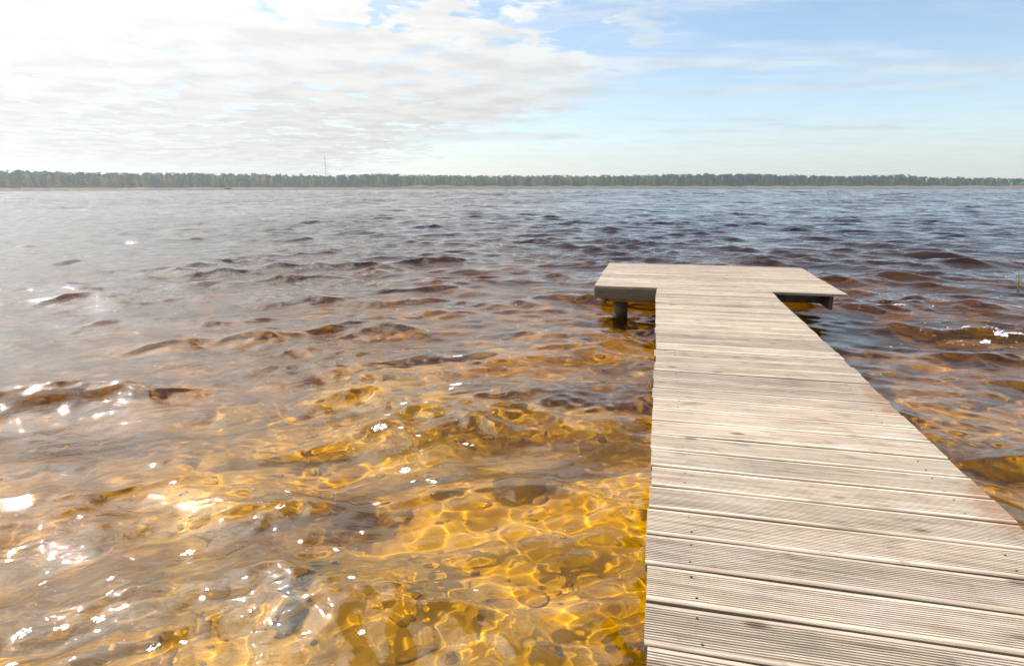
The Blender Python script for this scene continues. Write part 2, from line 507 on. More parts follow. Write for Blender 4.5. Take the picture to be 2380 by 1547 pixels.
# ------------------------------------------------------------------ waves
rng = np.random.default_rng(11)
random.seed(5)
NW = 150
lam = np.exp(rng.uniform(np.log(0.07), np.log(3.4), NW))
lam[:6] = [1.7, 1.3, 1.05, 0.9, 2.2, 0.75]
lam *= 0.72
mean_dir = R(-90 - 8)                       # waves roll in towards the jetty
spread = np.where(lam > 0.8, R(25), np.where(lam > 0.3, R(31), R(50)))
wdir = mean_dir + rng.normal(0, 1, NW) * spread
kx, ky = 2 * np.pi / lam * np.cos(wdir), 2 * np.pi / lam * np.sin(wdir)
phase = rng.uniform(0, 2 * np.pi, NW)
SLOPE = 0.225
wt = np.interp(np.log(lam), np.log([0.07, 0.12, 0.3, 0.9, 1.8, 4.5]), [0.40, 0.80, 1.12, 1.1, 0.58, 0.27])
slp = SLOPE * wt * np.sqrt(2 / np.sum(wt ** 2))
amp = slp * lam / (2 * np.pi)
Q = 0.72


ORDER = np.argsort(-lam)
SIG = math.sqrt(np.sum((amp[lam > 0.8]) ** 2) / 2)


rf_ = random.Random(17)
FARW = [(math.exp(rf_.uniform(math.log(2.2), math.log(8.5))), mean_dir + rf_.gauss(0, 0.45), rf_.uniform(0, 6.3)) for _ in range(44)]


def waves(x, y, dr=None):
    """Gerstner sum: displacement (dx, dy, dz) of the still-water points x, y; dr = local mesh spacing"""
    dx = np.zeros_like(x); dy = np.zeros_like(x); dz = np.zeros_like(x)
    # gusts: patches of calmer and rougher water
    g = 1.0 + 0.22 * np.sin(x * 0.55 + 1.3 + 1.1 * np.sin(y * 0.31)) * np.sin(y * 0.43 + 0.7) + 0.15 * np.sin(x * 1.9 - y * 1.2 + np.sin(y))
    g = g * np.interp(np.hypot(x, y), [1.0, 5.5], [0.80, 1.0])                   # sheltered shallows
    yb = y + 0.45 * (np.sqrt(x * x + 9) - 3) / (1 + np.hypot(x, y) / 60)       # crests wrap round the shallow ground of the jetty
    steep = None
    for i in ORDER:
        if lam[i] <= 0.8 and steep is None:
            # little waves ride on the crests and lee faces of the big ones, the troughs stay smooth
            steep = np.clip(0.95 + 0.28 * dz / SIG, 0.65, 1.5)
        a = amp[i]
        f = np.clip((lam[i] / dr - 2.5) / 3.0, 0, 1)
        sel = f > 0
        if not sel.any(): continue
        xs, ys = x[sel], yb[sel]
        ph = kx[i] * (xs + 0.05 * np.sin(ys * 0.9 + i)) + ky[i] * (ys + 0.05 * np.sin(xs * 0.8 + 2 * i)) + phase[i]
        w = a * f[sel] * g[sel]
        if steep is not None: w = w * steep[sel]
        s_, c_ = np.sin(ph), np.cos(ph)
        dz[sel] += w * s_
        dx[sel] += Q * w * c_ * np.cos(wdir[i])
        dy[sel] += Q * w * c_ * np.sin(wdir[i])
    # longer waves where the lake is wide and deep
    q = np.hypot(x, y)
    far = np.clip((q - 25) / 90, 0, 1)
    sel = far > 0
    if sel.any():
        xs, ys = x[sel], y[sel]
        for (L, th, p) in FARW:
            k = 2 * np.pi / L
            f = far[sel] * np.clip((L / dr[sel] - 2.2) / 2.5, 0, 1)
            ph = k * (np.cos(th) * xs + np.sin(th) * ys) + p
            dz[sel] += 0.030 * L / (2 * np.pi) * f * np.sin(ph)
            dx[sel] += 0.030 * L / (2 * np.pi) * f * np.cos(ph) * np.cos(th)
            dy[sel] += 0.030 * L / (2 * np.pi) * f * np.cos(ph) * np.sin(th)
    return dx, dy, dz


def radial(segs, t0, t1, nt_):
    r = np.concatenate([a * np.exp(np.arange(0, math.log(b / a), k)) for a, b, k in segs])
    n = len(r)
    # columns are dense over the lake ahead of the jetty and sparse to the sides
    t = np.concatenate([np.linspace(R(-112), t0, 70, endpoint=False), np.linspace(t0, t1, nt_), np.linspace(t1, R(104), 64)[1:]])
    nt_ = len(t)
    RR, TT = np.meshgrid(r, t, indexing='ij')
    idx = np.arange(n * nt_).reshape(n, nt_)
    F = np.stack([idx[:-1, :-1], idx[:-1, 1:], idx[1:, 1:], idx[1:, :-1]], -1).reshape(-1, 4)
    return RR, TT, F


# angles measured from +Y towards +X
Tp = np.array([-75, -40.2, -30, -17, -8, 0, 10, 22, 31, 40.2, 75])
Rp = np.array([700, 900, 980, 1060, 1130, 1180, 1230, 1330, 1430, 1620, 2000])


def shore_r(t):
    d = np.degrees(t)
    return np.interp(d, Tp, Rp) + 9 * np.sin(d * 1.3) + 5 * np.sin(d * 4.1 + 1) + 2.5 * np.sin(d * 11.0)


def bed_depth(x, y):
    """depth of the bottom below still water, near the jetty"""
    q = np.hypot(x, y)
    d = 0.36 + 0.045 * np.clip(q - 2, 0, None) + 0.010 * np.clip(q - 8, 0, None) ** 1.4
    d = d + 0.025 * np.clip(-x - 1.4, 0, 6)
    d = np.minimum(d, 5.0)
    fade = np.exp(-q / 30)
    d += fade * (0.05 * np.sin(x * 1.3 + 0.7 * np.sin(y * 1.1)) * np.sin(y * 1.7 + 0.5) + 0.018 * np.sin(x * 5.1 + y * 2.3) + 0.012 * np.sin(y * 9.0 + 2 * np.sin(x * 2.0)))
    return d


def hill(off, t):
    """height of the land behind the far shoreline, off = metres inland"""
    d = np.degrees(t)
    rise = 1.5 + 1.5 * np.sin(d * 0.21 + 1.0) ** 2
    return np.clip(off, 0, 6) / 6 * 0.7 + rise * (1 - np.exp(-np.clip(off - 6, 0, None) / 90)) * 1.5 + 4.0 * (1 - np.exp(-np.clip(off - 90, 0, None) / 70))


def spacing(r):
    return np.interp(r, [70, 90, 240, 260, 680, 720], [0.0045, 0.0055, 0.0055, 0.008, 0.008, 0.02]) * r


def build_water():
    RR, TT, F = radial([(0.30, 1.2, 0.010), (1.2, 80, 0.0045), (80, 250, 0.0055), (250, 700, 0.008), (700, 1750, 0.02)], R(-50), R(47), 650)
    # beyond the far shore the sheet is cut by the shoreline
    x0, y0 = RR * np.sin(TT), RR * np.cos(TT)
    dr = np.maximum(spacing(RR), RR * np.abs(np.gradient(TT, axis=1)) * 0.6)
    dx, dy, dz = waves(x0.ravel(), y0.ravel(), dr.ravel())
    V = np.stack([x0.ravel() + dx, y0.ravel() + dy, dz], 1)
    inside = (RR < shore_r(TT) + 25).ravel()
    F = F[inside[F].all(1)]
    me = mesh_np('lake_water', V, F, M_WATER, True)
    o = link('lake_water', me)
    tag(o, 'amber tinted lake water with small choppy waves', kind='structure')
    o.cycles.is_caustics_caster = True
    return o


def build_ground():
    RR, TT, F = radial([(0.25, 2300, 0.013)], R(-56), R(54), 380)
    x, y = RR * np.sin(TT), RR * np.cos(TT)
    off = RR - shore_r(TT)
    z = -bed_depth(x, y)
    z = np.maximum(z, -np.clip(-off, 0, None) * 0.06)            # bottom comes up to the far beach
    z = np.where((off > -90) & (off <= 0), np.maximum(z, off * 0.06), z)
    z = np.where(off > 0, hill(off, TT), z)
    V = np.stack([x.ravel(), y.ravel(), z.ravel()], 1)
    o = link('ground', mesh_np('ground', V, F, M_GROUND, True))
    tag(o, 'sandy lake bed rising to the far wooded shore', kind='structure')
    o.cycles.is_caustics_receiver = True
    return o


water = build_water()
ground = build_ground()


def surf(p):
    """point of the moving surface reached from still-water position p, and its normal"""
    e = 0.02
    x = np.array([p[0], p[0] + e, p[0]]); y = np.array([p[1], p[1], p[1] + e])
    r = np.hypot(x, y)
    dx, dy, dz = waves(x, y, spacing(r))
    P = [Vector((x[i] + dx[i], y[i] + dy[i], dz[i])) for i in range(3)]
    n = (P[1] - P[0]).cross(P[2] - P[0]).normalized()
    return P[0], n


# ------------------------------------------------------------------ jetty
S0, PITCH, BW, BT = 1.513, 0.1548, 0.1450, 0.028
LE, RE = 0.020, 1.115           # left and right edge of the walkway (across)
TL, TR = -0.615, 1.79           # platform
jetty = empty('wooden_jetty', (0, 0, DECK_Z), -DOCK_ANG)     # local x across, local y along
tag(jetty, 'weathered grooved timber jetty running out to a wider T shaped end platform', 'jetty')


def board_mesh(length, seed, w=BW, t=BT, ng=14, name='plank', mat=None):
    """one grooved decking board along local x, top at z=0"""
    rr = random.Random(seed)
    h = w / 2
    prof = [(-h, -t), (-h, -0.004), (-h + 0.004, 0)]
    m0 = 0.014
    gp = (w - 2 * m0) / ng
    for g in range(ng):
        y0 = -h + m0 + g * gp
        prof += [(y0 + gp * 0.22, 0), (y0 + gp * 0.36, -0.0036), (y0 + gp * 0.64, -0.0036), (y0 + gp * 0.78, 0)]
    prof += [(h - 0.004, 0), (h, -0.004), (h, -t)]
    n = len(prof)
    ns = 6
    vs, fs = [], []
    ph = rr.uniform(0, 6); bow = rr.uniform(-0.0018, 0.0018); cup = rr.uniform(-0.0012, 0.0012)
    for i in range(ns + 1):
        x = length * (i / ns - 0.5)
        wob = bow * math.sin(math.pi * i / ns) + 0.0006 * math.sin(ph + i * 1.7)
        for (y, z) in prof:
            vs.append((x, y + 0.0012 * math.sin(ph + i * 1.1), z + wob + cup * (y / h) ** 2))
    for i in range(ns):
        for j in range(n - 1):
            fs.append((i * n + j, i * n + j + 1, (i + 1) * n + j + 1, (i + 1) * n + j))
        fs.append((i * n + n - 1, i * n, (i + 1) * n, (i + 1) * n + n - 1))
    fs.append(tuple(range(n - 1, -1, -1))); fs.append(tuple(ns * n + j for j in range(n)))
    fs = [tuple(reversed(f)) for f in fs]
    mb = MB(); mb.add(vs, fs)
    return mb.mesh(name, mat or M_DECK)


walk_meshes = [board_mesh(1.095, k) for k in range(7)]
plat_meshes = [board_mesh(TR - TL, 50 + k) for k in range(5)]
rj = random.Random(3)
for k in range(-14, 31):
    s = S0 + (k + 0.5) * PITCH
    o = link('plank', walk_meshes[k % 7], jetty)
    du = rj.gauss(0, 0.0045)
    o.location = ((LE + RE) / 2 + du, s + rj.uniform(-0.0012, 0.0012), rj.uniform(-0.0016, 0.0016))
    o.rotation_euler = (rj.gauss(0, 0.006), rj.gauss(0, 0.0006), rj.gauss(0, 0.0016) + (math.pi if rj.random() < 0.5 else 0))
for k in range(31, 44):
    s = S0 + (k + 0.5) * PITCH
    o = link('plank', plat_meshes[k % 5], jetty)
    o.location = ((TL + TR) / 2 + rj.gauss(0, 0.003), s + rj.uniform(-0.001, 0.001), rj.uniform(-0.0012, 0.0012))
    o.rotation_euler = (rj.gauss(0, 0.005), 0, rj.gauss(0, 0.0008) + (math.pi if rj.random() < 0.5 else 0))
SF = S0 + 31 * PITCH            # front edge of the platform
SB = S0 + 44 * PITCH
# fascia board with eight grooves, on edge under the platform's front left
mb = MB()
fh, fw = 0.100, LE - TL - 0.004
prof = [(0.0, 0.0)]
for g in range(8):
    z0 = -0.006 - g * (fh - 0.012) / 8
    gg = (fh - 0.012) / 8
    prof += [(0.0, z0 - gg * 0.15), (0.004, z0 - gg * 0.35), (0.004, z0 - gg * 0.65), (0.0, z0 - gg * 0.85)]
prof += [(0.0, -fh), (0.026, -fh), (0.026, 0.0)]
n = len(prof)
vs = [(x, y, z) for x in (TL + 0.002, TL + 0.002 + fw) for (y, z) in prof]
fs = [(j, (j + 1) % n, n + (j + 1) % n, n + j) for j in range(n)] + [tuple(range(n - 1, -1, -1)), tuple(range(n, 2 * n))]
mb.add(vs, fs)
fa = mb.build('fascia_board', M_DECK_SHADED, jetty, loc=(0, SF + 0.004, -BT - 0.002))
fa['label'] = 'grooved fascia board set on edge under the left wing of the platform'
# beams
def beam(name, a, b, mat, label=None):
    m = MB(); m.box(a, b)
    o = m.build(name, mat, jetty)
    bv = o.modifiers.new('soft', 'BEVEL'); bv.width = 0.003; bv.segments = 1
    if label: o['label'] = label
    return o
z1 = -BT - 0.003
beam('joist', (TL + 0.09, SF + 0.034, z1 - 0.155), (TL + 0.125, SB - 0.03, z1), M_DARKBEAM)
beam('joist', (TR - 0.135, SF + 0.05, z1 - 0.135), (TR - 0.098, SB - 0.03, z1), M_DARKBEAM, 'dark joist end showing under the right wing')
beam('joist', (LE + 0.10, -1.2, z1 - 0.145), (LE + 0.145, SB - 0.03, z1), M_DARKBEAM)
beam('joist', (RE - 0.145, -1.2, z1 - 0.145), (RE - 0.10, SB - 0.03, z1), M_DARKBEAM)
beam('cross_beam', (TL + 0.128, SF + 0.10, z1 - 0.150), (LE + 0.097, SF + 0.150, z1), M_BEAM, 'reddish brown cross beam behind the fascia')
beam('cross_beam', (LE + 0.148, SF + 0.10, z1 - 0.150), (RE - 0.148, SF + 0.150, z1), M_BEAM)
beam('cross_beam', (RE - 0.097, SF + 0.30, z1 - 0.120), (TR - 0.138, SF + 0.345, z1), M_DARKBEAM)
for s in (-0.6, 1.9, 4.3):
    beam('cross_beam', (LE + 0.148, s - 0.025, z1 - 0.14), (RE - 0.148, s + 0.025, z1), M_DARKBEAM)


def pile(u, s, r=0.078, top=z1 - 0.155):
    m = MB()
    rp = random.Random(int(u * 100 + s * 1000))
    pts = [(rp.uniform(-.004, .004), rp.uniform(-.004, .004), z) for z in (-2.2, -1.2, -0.5, -0.3, -0.15, 0)]
    m.tube(pts, [r * 1.05, r * 1.03, r, r * 1.01, r * 0.99, r * 0.97], 20)
    o = m.build('pile', M_PILE, jetty, True, loc=(u, s, top))
    return o
pile(TL + 0.27, SF + 0.20)
pile(TL + 0.21, SB - 0.25)
pile(TR - 0.30, SB - 0.25)
for s in (-0.6, 1.9, 4.3):
    for u in (LE + 0.235, RE - 0.235):
        pile(u, s, 0.07)
for ob in jetty.children:
    if ob.name.startswith('pile'): ob.cycles.is_caustics_receiver = True
m = MB()
for k in range(-14, 44):
    s = S0 + (k + 0.5) * PITCH
    for u in ((LE + 0.122, RE - 0.122) if k < 31 else (TL + 0.107, LE + 0.122, RE - 0.122, TR - 0.117)):
        for q in (-0.042, 0.042):
            uu, ss_ = u + rj.gauss(0, .005), s + q + rj.gauss(0, .004)
            m.tube([(uu, ss_, -0.006), (uu, ss_, 0.0008)], [0.0030, 0.0030], 8)
sc_ = m.build('screws', M_SCREW, jetty)
sc_['kind'] = 'stuff'
# dry straw caught at the left edge
m = MB()
m.tube([(0, 0, -0.01), (-0.012, 0.01, 0.03), (-0.018, 0.0, 0.055), (-0.035, -0.01, 0.03)], [0.0012, 0.001, 0.0009, 0.0006], 5)
m.tube([(-0.004, 0, 0), (-0.03, 0.02, 0.02)], [0.001, 0.0006], 5)
st = m.build('dry_straw', M_REED, loc=tuple(jetty.matrix_basis @ Vector((LE - 0.001, 3.05, -0.02))))
tag(st, 'thin dry straw caught on the left edge of the jetty', 'straw')

# ------------------------------------------------------------------ stones on the lake bed
def stone_mesh(seed, mat, name='stone', det=2):
    import bmesh
    rs = random.Random(seed)
    bm = bmesh.new(); bmesh.ops.create_icosphere(bm, subdivisions=det, radius=1.0)
    fr = [(Vector((rs.gauss(0, 1), rs.gauss(0, 1), rs.gauss(0, 1))), rs.uniform(0, 6)) for _ in range(5)]
    for v in bm.verts:
        k = 1 + sum(0.08 * math.sin(v.co.dot(a) * 1.6 + b) for a, b in fr)
        v.co *= k
    me = bpy.data.meshes.new(name); bm.to_mesh(me); bm.free()
    me.polygons.foreach_set('use_smooth', [True] * len(me.polygons))
    me.materials.append(mat)
    return me


def bed_z(x, y):
    return -float(bed_depth(np.array([x]), np.array([y]))[0])


def refr(px, py):
    """position on the bottom seen through the flat surface at a photo point"""
    a = px_at(px, py, 0)
    v = Vector((a.x, a.y, -CAM_Z)).normalized()
    hlen = math.hypot(v.x, v.y)
    sr = hlen / 1.33
    t = sr / math.sqrt(1 - sr * sr)
    d = 0.40
    for _ in range(4):
        x = a.x + v.x / hlen * t * d; y = a.y + v.y / hlen * t * d
        d = -bed_z(x, y)
    return x, y


for (px, py, sx, sy, sz, rz, lab) in [(716, 1352, .062, .036, .03, .2, 'flat dark stone under shallow amber water, the farther of the dark pair'),
                                  (700, 1418, .075, .033, .035, .75, 'longer dark stone under shallow amber water, the nearer of the dark pair')]:
    x, y = refr(px, py)
    o = link('lake_stone', stone_mesh(px, M_DSTONE), None, (x, y, bed_z(x, y) + sz * 0.5))
    o.scale = (sx, sy, sz); o.rotation_euler = (0, 0, rz)
    tag(o, lab, 'stone')
    o.cycles.is_caustics_receiver = True

base_st = [stone_mesh(100 + k, M_STONE, det=2) for k in range(5)]
AV, AF, nv = [], [], 0
rs = random.Random(8)
bases = []
for b in base_st:
    bv = np.array([v.co[:] for v in b.vertices]); bf = np.array([p.vertices[:] for p in b.polygons]); bases.append((bv, bf))
for i in range(480):
    th = R(rs.uniform(-52, 48)); q = 1.2 + 9 * rs.random() ** 1.3
    x, y = q * math.sin(th), q * math.cos(th)
    bv, bf = bases[rs.randrange(5)]
    s = 0.015 + 0.035 * rs.random() ** 2 + (0.05 * rs.random() if rs.random() < 0.05 else 0)
    sc = np.array([s * rs.uniform(.8, 1.4), s * rs.uniform(.7, 1.1), s * rs.uniform(.35, .6)])
    a = rs.uniform(0, 6.3)
    v = bv * sc
    v = np.stack([v[:, 0] * math.cos(a) - v[:, 1] * math.sin(a), v[:, 0] * math.sin(a) + v[:, 1] * math.cos(a), v[:, 2]], 1)
    v += np.array([x, y, bed_z(x, y) + sc[2] * 0.2])
    AV.append(v); AF.append(bf + nv); nv += len(v)
o = link('pebbles', mesh_np('pebbles', np.concatenate(AV), np.concatenate(AF), M_STONE, True))
tag(o, 'ochre pebbles and cobbles scattered over the shallow lake bed', 'pebbles', kind='stuff')
o.cycles.is_caustics_receiver = True

# ------------------------------------------------------------------ foam
def foam_mesh(seed, nb):
    """a fleck of froth: a ragged ring and heap of little bubbles, about 1 unit across"""
    rs = random.Random(seed)
    m = MB()
    el = rs.uniform(0.45, 0.85)
    for i in range(nb):
        a = rs.uniform(0, 2 * math.pi); q = math.sqrt(rs.random())
        if nb > 25 and abs(q - 0.35) < 0.12 and math.cos(a - 1) > 0.3: continue
        x, y = q * math.cos(a), q * el * math.sin(a)
        r = rs.uniform(0.11, 0.25) * (1.15 - 0.5 * q)
        seg, base = 7, []
        vs = []
        for (zz, rr_) in ((-0.3, 0.95), (0.25, 0.95), (0.75, 0.6)):
            for j in range(seg):
                t = 2 * math.pi * j / seg + i
                vs.append((x + r * rr_ * math.cos(t), y + r * rr_ * math.sin(t), r * zz))
        vs.append((x, y, r * 0.95))
        fs = []
        for k in range(2):
            for j in range(seg):
                fs.append((k * seg + j, k * seg + (j + 1) % seg, (k + 1) * seg + (j + 1) % seg, (k + 1) * seg + j))
        for j in range(seg): fs.append((2 * seg + j, 2 * seg + (j + 1) % seg, 3 * seg))
        m.add(vs, fs)
    return m


foam_meshes = [foam_mesh(k, n_).mesh('foam_fleck', M_FOAM, True) for k, n_ in enumerate((46, 40, 52, 36, 44))]
FOAM = [  # photo x, y, half width in pixels of the 2380 px picture, what tells it apart
    (48, 1475, 17, 'large round white foam fleck in the bottom left corner of the water'),
    (217, 1449, 14, 'round foam fleck with bubble holes right of the large corner fleck'),
    (140, 1467, 8, 'small foam fleck between the two large round flecks at bottom left'),
    (348, 1527, 11, 'flat oval foam fleck at the bottom edge left of the dark stones'),
    (415, 1508, 9, 'foam fleck just above and right of the flat bottom edge fleck'),
    (455, 1413, 7, 'small foam fleck midway between the corner flecks and the dark stones'),
    (249, 1395, 8, 'lower of two small foam flecks above the round holed fleck'),
    (255, 1353, 7, 'upper of two small foam flecks above the round holed fleck'),
    (660, 1187, 10, 'foam fleck on a pale reflecting patch well above the dark stones'),
    (796, 1270, 10, 'round foam fleck on golden water up right of the dark stones'),
    (707, 1262, 7, 'small foam fleck straight above the dark stones on golden water'),
    (852, 1225, 8, 'pointed foam fleck just beyond the round fleck on golden water'),
    (936, 1066, 14, 'oval bubbly foam fleck below the largest froth patch, left one of a pair'),
    (999, 1091, 14, 'oval bubbly foam fleck below the largest froth patch, right one of a pair'),
    (875, 1003, 18, 'largest bubbly froth patch on the golden water left of the jetty'),
    (927, 1003, 6, 'tiny foam fleck touching the right side of the largest froth patch'),
    (968, 1015, 6, 'tiny foam fleck second to the right of the largest froth patch'),
    (1080, 1023, 6, 'tiny foam fleck far right of the largest froth patch'),
    (895, 975, 6, 'tiny foam fleck just beyond the largest froth patch'),
    (688, 1128, 8, 'foam fleck below and left of the bubbly oval pair'),
    (880, 1155, 8, 'foam fleck below the bubbly oval pair'),
    (956, 1090, 7, 'small foam fleck between the two bubbly ovals'),
    (1060, 893, 16, 'wide white foam streak on brown ripples beyond the froth patch'),
    (1065, 834, 11, 'farthest bright foam fleck on the brown ripples left of the jetty'),
    (1050, 905, 9, 'foam fleck touching the near side of the wide white streak'),
    (825, 1385, 8, 'foam fleck level with the dark stones on their right'),
    (435, 1268, 16, 'long flat foam streak on the pale water left of centre'),
    (410, 1135, 7, 'small foam fleck on the pale water high at the left'),
    (190, 1210, 8, 'foam fleck on the pale water near the left border'),
    (640, 1225, 6, 'tiny foam fleck just left of the fleck straight above the stones'),
    (1155, 945, 6, 'small foam fleck between the froth patch and the jetty edge'),
    (1095, 1025, 5, 'very tiny foam fleck rightmost beside the largest froth patch'),
    (935, 950, 9, 'left foam fleck of two just short of the brown ripples'),
    (985, 945, 9, 'right foam fleck of two just short of the brown ripples'),
    (2062, 713, 12, 'farther foam fleck right of the platform, left one of two'),
    (2090, 716, 11, 'farther foam fleck right of the platform, right one of two'),
    (2240, 778, 12, 'leftmost foam fleck in the row near the right border'),
    (2262, 775, 14, 'second foam fleck from the left in the row near the right border'),
    (2305, 782, 15, 'biggest foam fleck in the row near the right border'),
    (2330, 790, 12, 'fourth foam fleck in the row near the right border'),
    (2355, 788, 13, 'rightmost foam fleck in the row near the right border'),
    (2298, 794, 10, 'nearest foam fleck just in front of the row at the right border'),
    (2160, 757, 9, 'left foam fleck of a close pair midway between platform and right border'),
    (2185, 762, 9, 'right foam fleck of a close pair midway between platform and right border'),
    (1120, 1365, 6, 'lone foam fleck on golden water between the dark stones and the jetty'),
    (835, 1515, 8, 'foam fleck at the bottom edge right of the dark stones'),
    (560, 1380, 6, 'tiny foam fleck just left of the dark stones'),
    (30, 1540, 9, 'foam fleck cut by the bottom edge in the left corner'),
    (310, 1290, 6, 'tiny foam fleck left of the long flat streak'),
    (90, 1330, 7, 'foam fleck near the left border above the corner flecks')]
for i, (px, py, hw, lab) in enumerate(FOAM):
    p0 = px_at(px, py, 0)
    dist = math.hypot(p0.x, p0.y)
    p, nn = surf((p0.x, p0.y))
    o = link('foam_fleck', foam_meshes[i % 5], None, p)
    o.rotation_euler = (nn.to_track_quat('Z', 'Y') @ Euler((0, 0, rs.uniform(-0.4, 0.4))).to_quaternion()).to_euler()
    s = hw * math.sqrt(dist ** 2 + CAM_Z ** 2) / FOC
    o.scale = (s, s, s * 0.55)
    if px > 2000: g = 'foam flecks right of the jetty'
    elif py > 1180: g = 'foam flecks on the near shallows'
    else: g = 'foam flecks left of the jetty'
    tag(o, lab, 'foam', g)
# froth specks too small and many to count
AV, AF, nv = [], [], 0
fb = []
for k in range(4):
    m = foam_mesh(70 + k, 7)
    tri = [f for f in m.f if len(f) == 3] + [t for f in m.f if len(f) == 4 for t in ((f[0], f[1], f[2]), (f[0], f[2], f[3]))]
    fb.append((np.array(m.v), np.array(tri)))
cl = [(1000, 880, 190, 70, 150), (900, 1040, 260, 90, 110), (2250, 770, 160, 28, 130), (600, 1250, 500, 160, 110), (1650, 590, 220, 14, 40), (2150, 700, 260, 60, 60), (400, 1450, 400, 90, 70), (500, 800, 420, 160, 90), (1300, 1150, 160, 200, 40), (1150, 745, 150, 60, 50)]
for (cx_, cy_, wx, wy, cnt) in cl:
    for i in range(cnt):
        px, py = rs.gauss(cx_, wx * .6), rs.gauss(cy_, wy * .6)
        if py < 560: continue
        p0 = px_at(px, py, 0); dist = p0.length
        loc = jetty.matrix_basis.inverted() @ Vector((p0.x, p0.y, 0))
        if LE - 0.05 < loc.x < RE + 0.05 or (TL < loc.x < TR and SF < loc.y < SB): continue
        p, nn = surf((p0.x, p0.y))
        s = abs(rs.gauss(0, 1.0) + 1.6) * dist / FOC * 1.1
        s = min(max(s, 0.0025), 0.02)
        bv, bf = fb[rs.randrange(4)]
        Mx = (nn.to_track_quat('Z', 'Y') @ Euler((0, 0, rs.uniform(0, 6))).to_quaternion()).to_matrix()
        v = (bv * np.array([s, s, s * .6])) @ np.array(Mx).T + np.array(p[:])
        AV.append(v); AF.append(bf + nv); nv += len(v)
o = link('froth_specks', mesh_np('froth_specks', np.concatenate(AV), np.concatenate(AF), M_FOAM, True))
tag(o, 'tiny white froth specks scattered over the waves', 'froth', kind='stuff')

# ------------------------------------------------------------------ fresh reed shoots in the water, right edge
p0 = px_at(2365, 672, 0)
rp_ = empty('reed_shoot', (p0.x, p0.y, 0))
tag(rp_, 'thin yellow green reed shoot standing in the water at the far right', 'reed')
m = MB()
m.tube([(0, 0, -0.3), (0, 0, 0.05), (-0.02, 0, 0.2), (-0.05, 0, 0.34)], [0.005, 0.005, 0.004, 0.002], 6)
m.build('stem', M_GREEN, rp_)
m = MB()
m.tube([(0.018, 0.01, -0.3), (0.018, 0.01, 0.05), (0.012, 0.01, 0.19)], [0.004, 0.004, 0.002], 6)
m.build('stem', M_GREEN, rp_)
for (bx, bz, tx, tz) in ((0, 0.05, -0.045, 0.14), (0.018, 0.06, 0.045, 0.15), (-0.03, 0.22, -0.055, 0.36), (-0.035, 0.26, -0.075, 0.37), (0.0, 0.08, 0.02, 0.17)):
    m = MB()
    mx_, mz = (bx * .5 + tx * .5) * 0.9, (bz + tz) / 2
    m.add([(bx, -.003, bz), (bx, .004, bz + .008), (mx_ - .005, 0, mz), (mx_ + .006, .003, mz - .004), (tx, 0, tz)], [(0, 1, 2, 3), (3, 2, 4)])
    m.build('leaf', M_GREEN, rp_)

# ------------------------------------------------------------------ far shore: trees, reeds, mast
def crown(kind, seed):
    """unit-height foliage of leaf-clump faces, and trunk"""
    rs = random.Random(seed)
    vs, fs = [], []
    def clump(c, s):
        a = Vector((rs.gauss(0, 1), rs.gauss(0, 1), rs.gauss(0, .7))).normalized(); b = a.orthogonal().normalized()
        b = (Matrix.Rotation(rs.uniform(0, 6.3), 3, a) @ b); d = a.cross(b)
        n = len(vs)
        vs.extend([c + b * s, c + d * s * rs.uniform(.5, 1), c - b * s * rs.uniform(.5, 1), c - d * s])
        fs.append((n, n + 1, n + 2, n + 3))
    if kind == 'pine':
        blobs = [(Vector((rs.gauss(0, .075), rs.gauss(0, .075), rs.uniform(.42, .93))), rs.uniform(.06, .115)) for _ in range(11)]
        blobs.append((Vector((0, 0, .93)), .06))
        for c, r in blobs:
            for _ in range(8):
                d = Vector((rs.gauss(0, 1), rs.gauss(0, 1), rs.gauss(0, .7))).normalized() * r * rs.random() ** .4
                clump(c + d, .044)
    elif kind == 'spruce':
        for _ in range(64):
            z = rs.random() ** .9
            w = .15 * (1 - z) ** .7 + .02
            a = rs.uniform(0, 6.3); q = w * math.sqrt(rs.random()) * (1 + .3 * math.sin(3 * a + z * 9))
            clump(Vector((q * math.cos(a), q * math.sin(a), z)), .065)
    elif kind == 'birch':
        for _ in range(190):
            z = rs.uniform(.12, 1.0)
            w = .17 * math.sin(math.pi * min(1, (z - .05) / .98) ** .8) ** .8 + .02
            a = rs.uniform(0, 6.3); q = w * math.sqrt(rs.random()) * (1 + .25 * math.sin(3 * a + z * 9))
            clump(Vector((q * math.cos(a), q * math.sin(a), z)), .030)
    else:
        for _ in range(130):
            z = rs.random() ** .8
            w = .42 * math.sqrt(max(0, 1 - z * z)) + .03
            a = rs.uniform(0, 6.3); q = w * math.sqrt(rs.random()) * (1 + .3 * math.sin(2 * a + z * 5))
            clump(Vector((q * math.cos(a), q * math.sin(a), z * (1 + .15 * math.sin(3 * a)))), .06)
    t = MB()
    top = {'pine': .92, 'birch': .9, 'bush': .5, 'spruce': .95}[kind]
    t.tube([(0, 0, -.03), (.004, .003, top * .5), (0, 0, top)], [.010, .007, .002], 5)
    for k in range(5):
        z = rs.uniform(.35, .8) * top; a = rs.uniform(0, 6.3)
        t.tube([(0, 0, z), (.09 * math.cos(a), .09 * math.sin(a), z + .05)], [.005, .002], 4, False)
    return vs, fs, t


KM = {'pine': (M_PINE, M_BARK), 'spruce': (M_PINE, M_BARK), 'birch': (M_BIRCH, M_BIRCHBARK), 'bush': (M_BUSH, M_BARK)}
VAR = {}
for kind in KM:
    VAR[kind] = []
    for k in range(4):
        vs, fs, t = crown(kind, 40 + k * 7 + len(kind))
        c = MB(); c.add(vs, fs)
        VAR[kind].append((c.mesh('crown', KM[kind][0]), t.mesh('trunk', KM[kind][1]), np.array([v[:] for v in vs]), np.array(fs)))

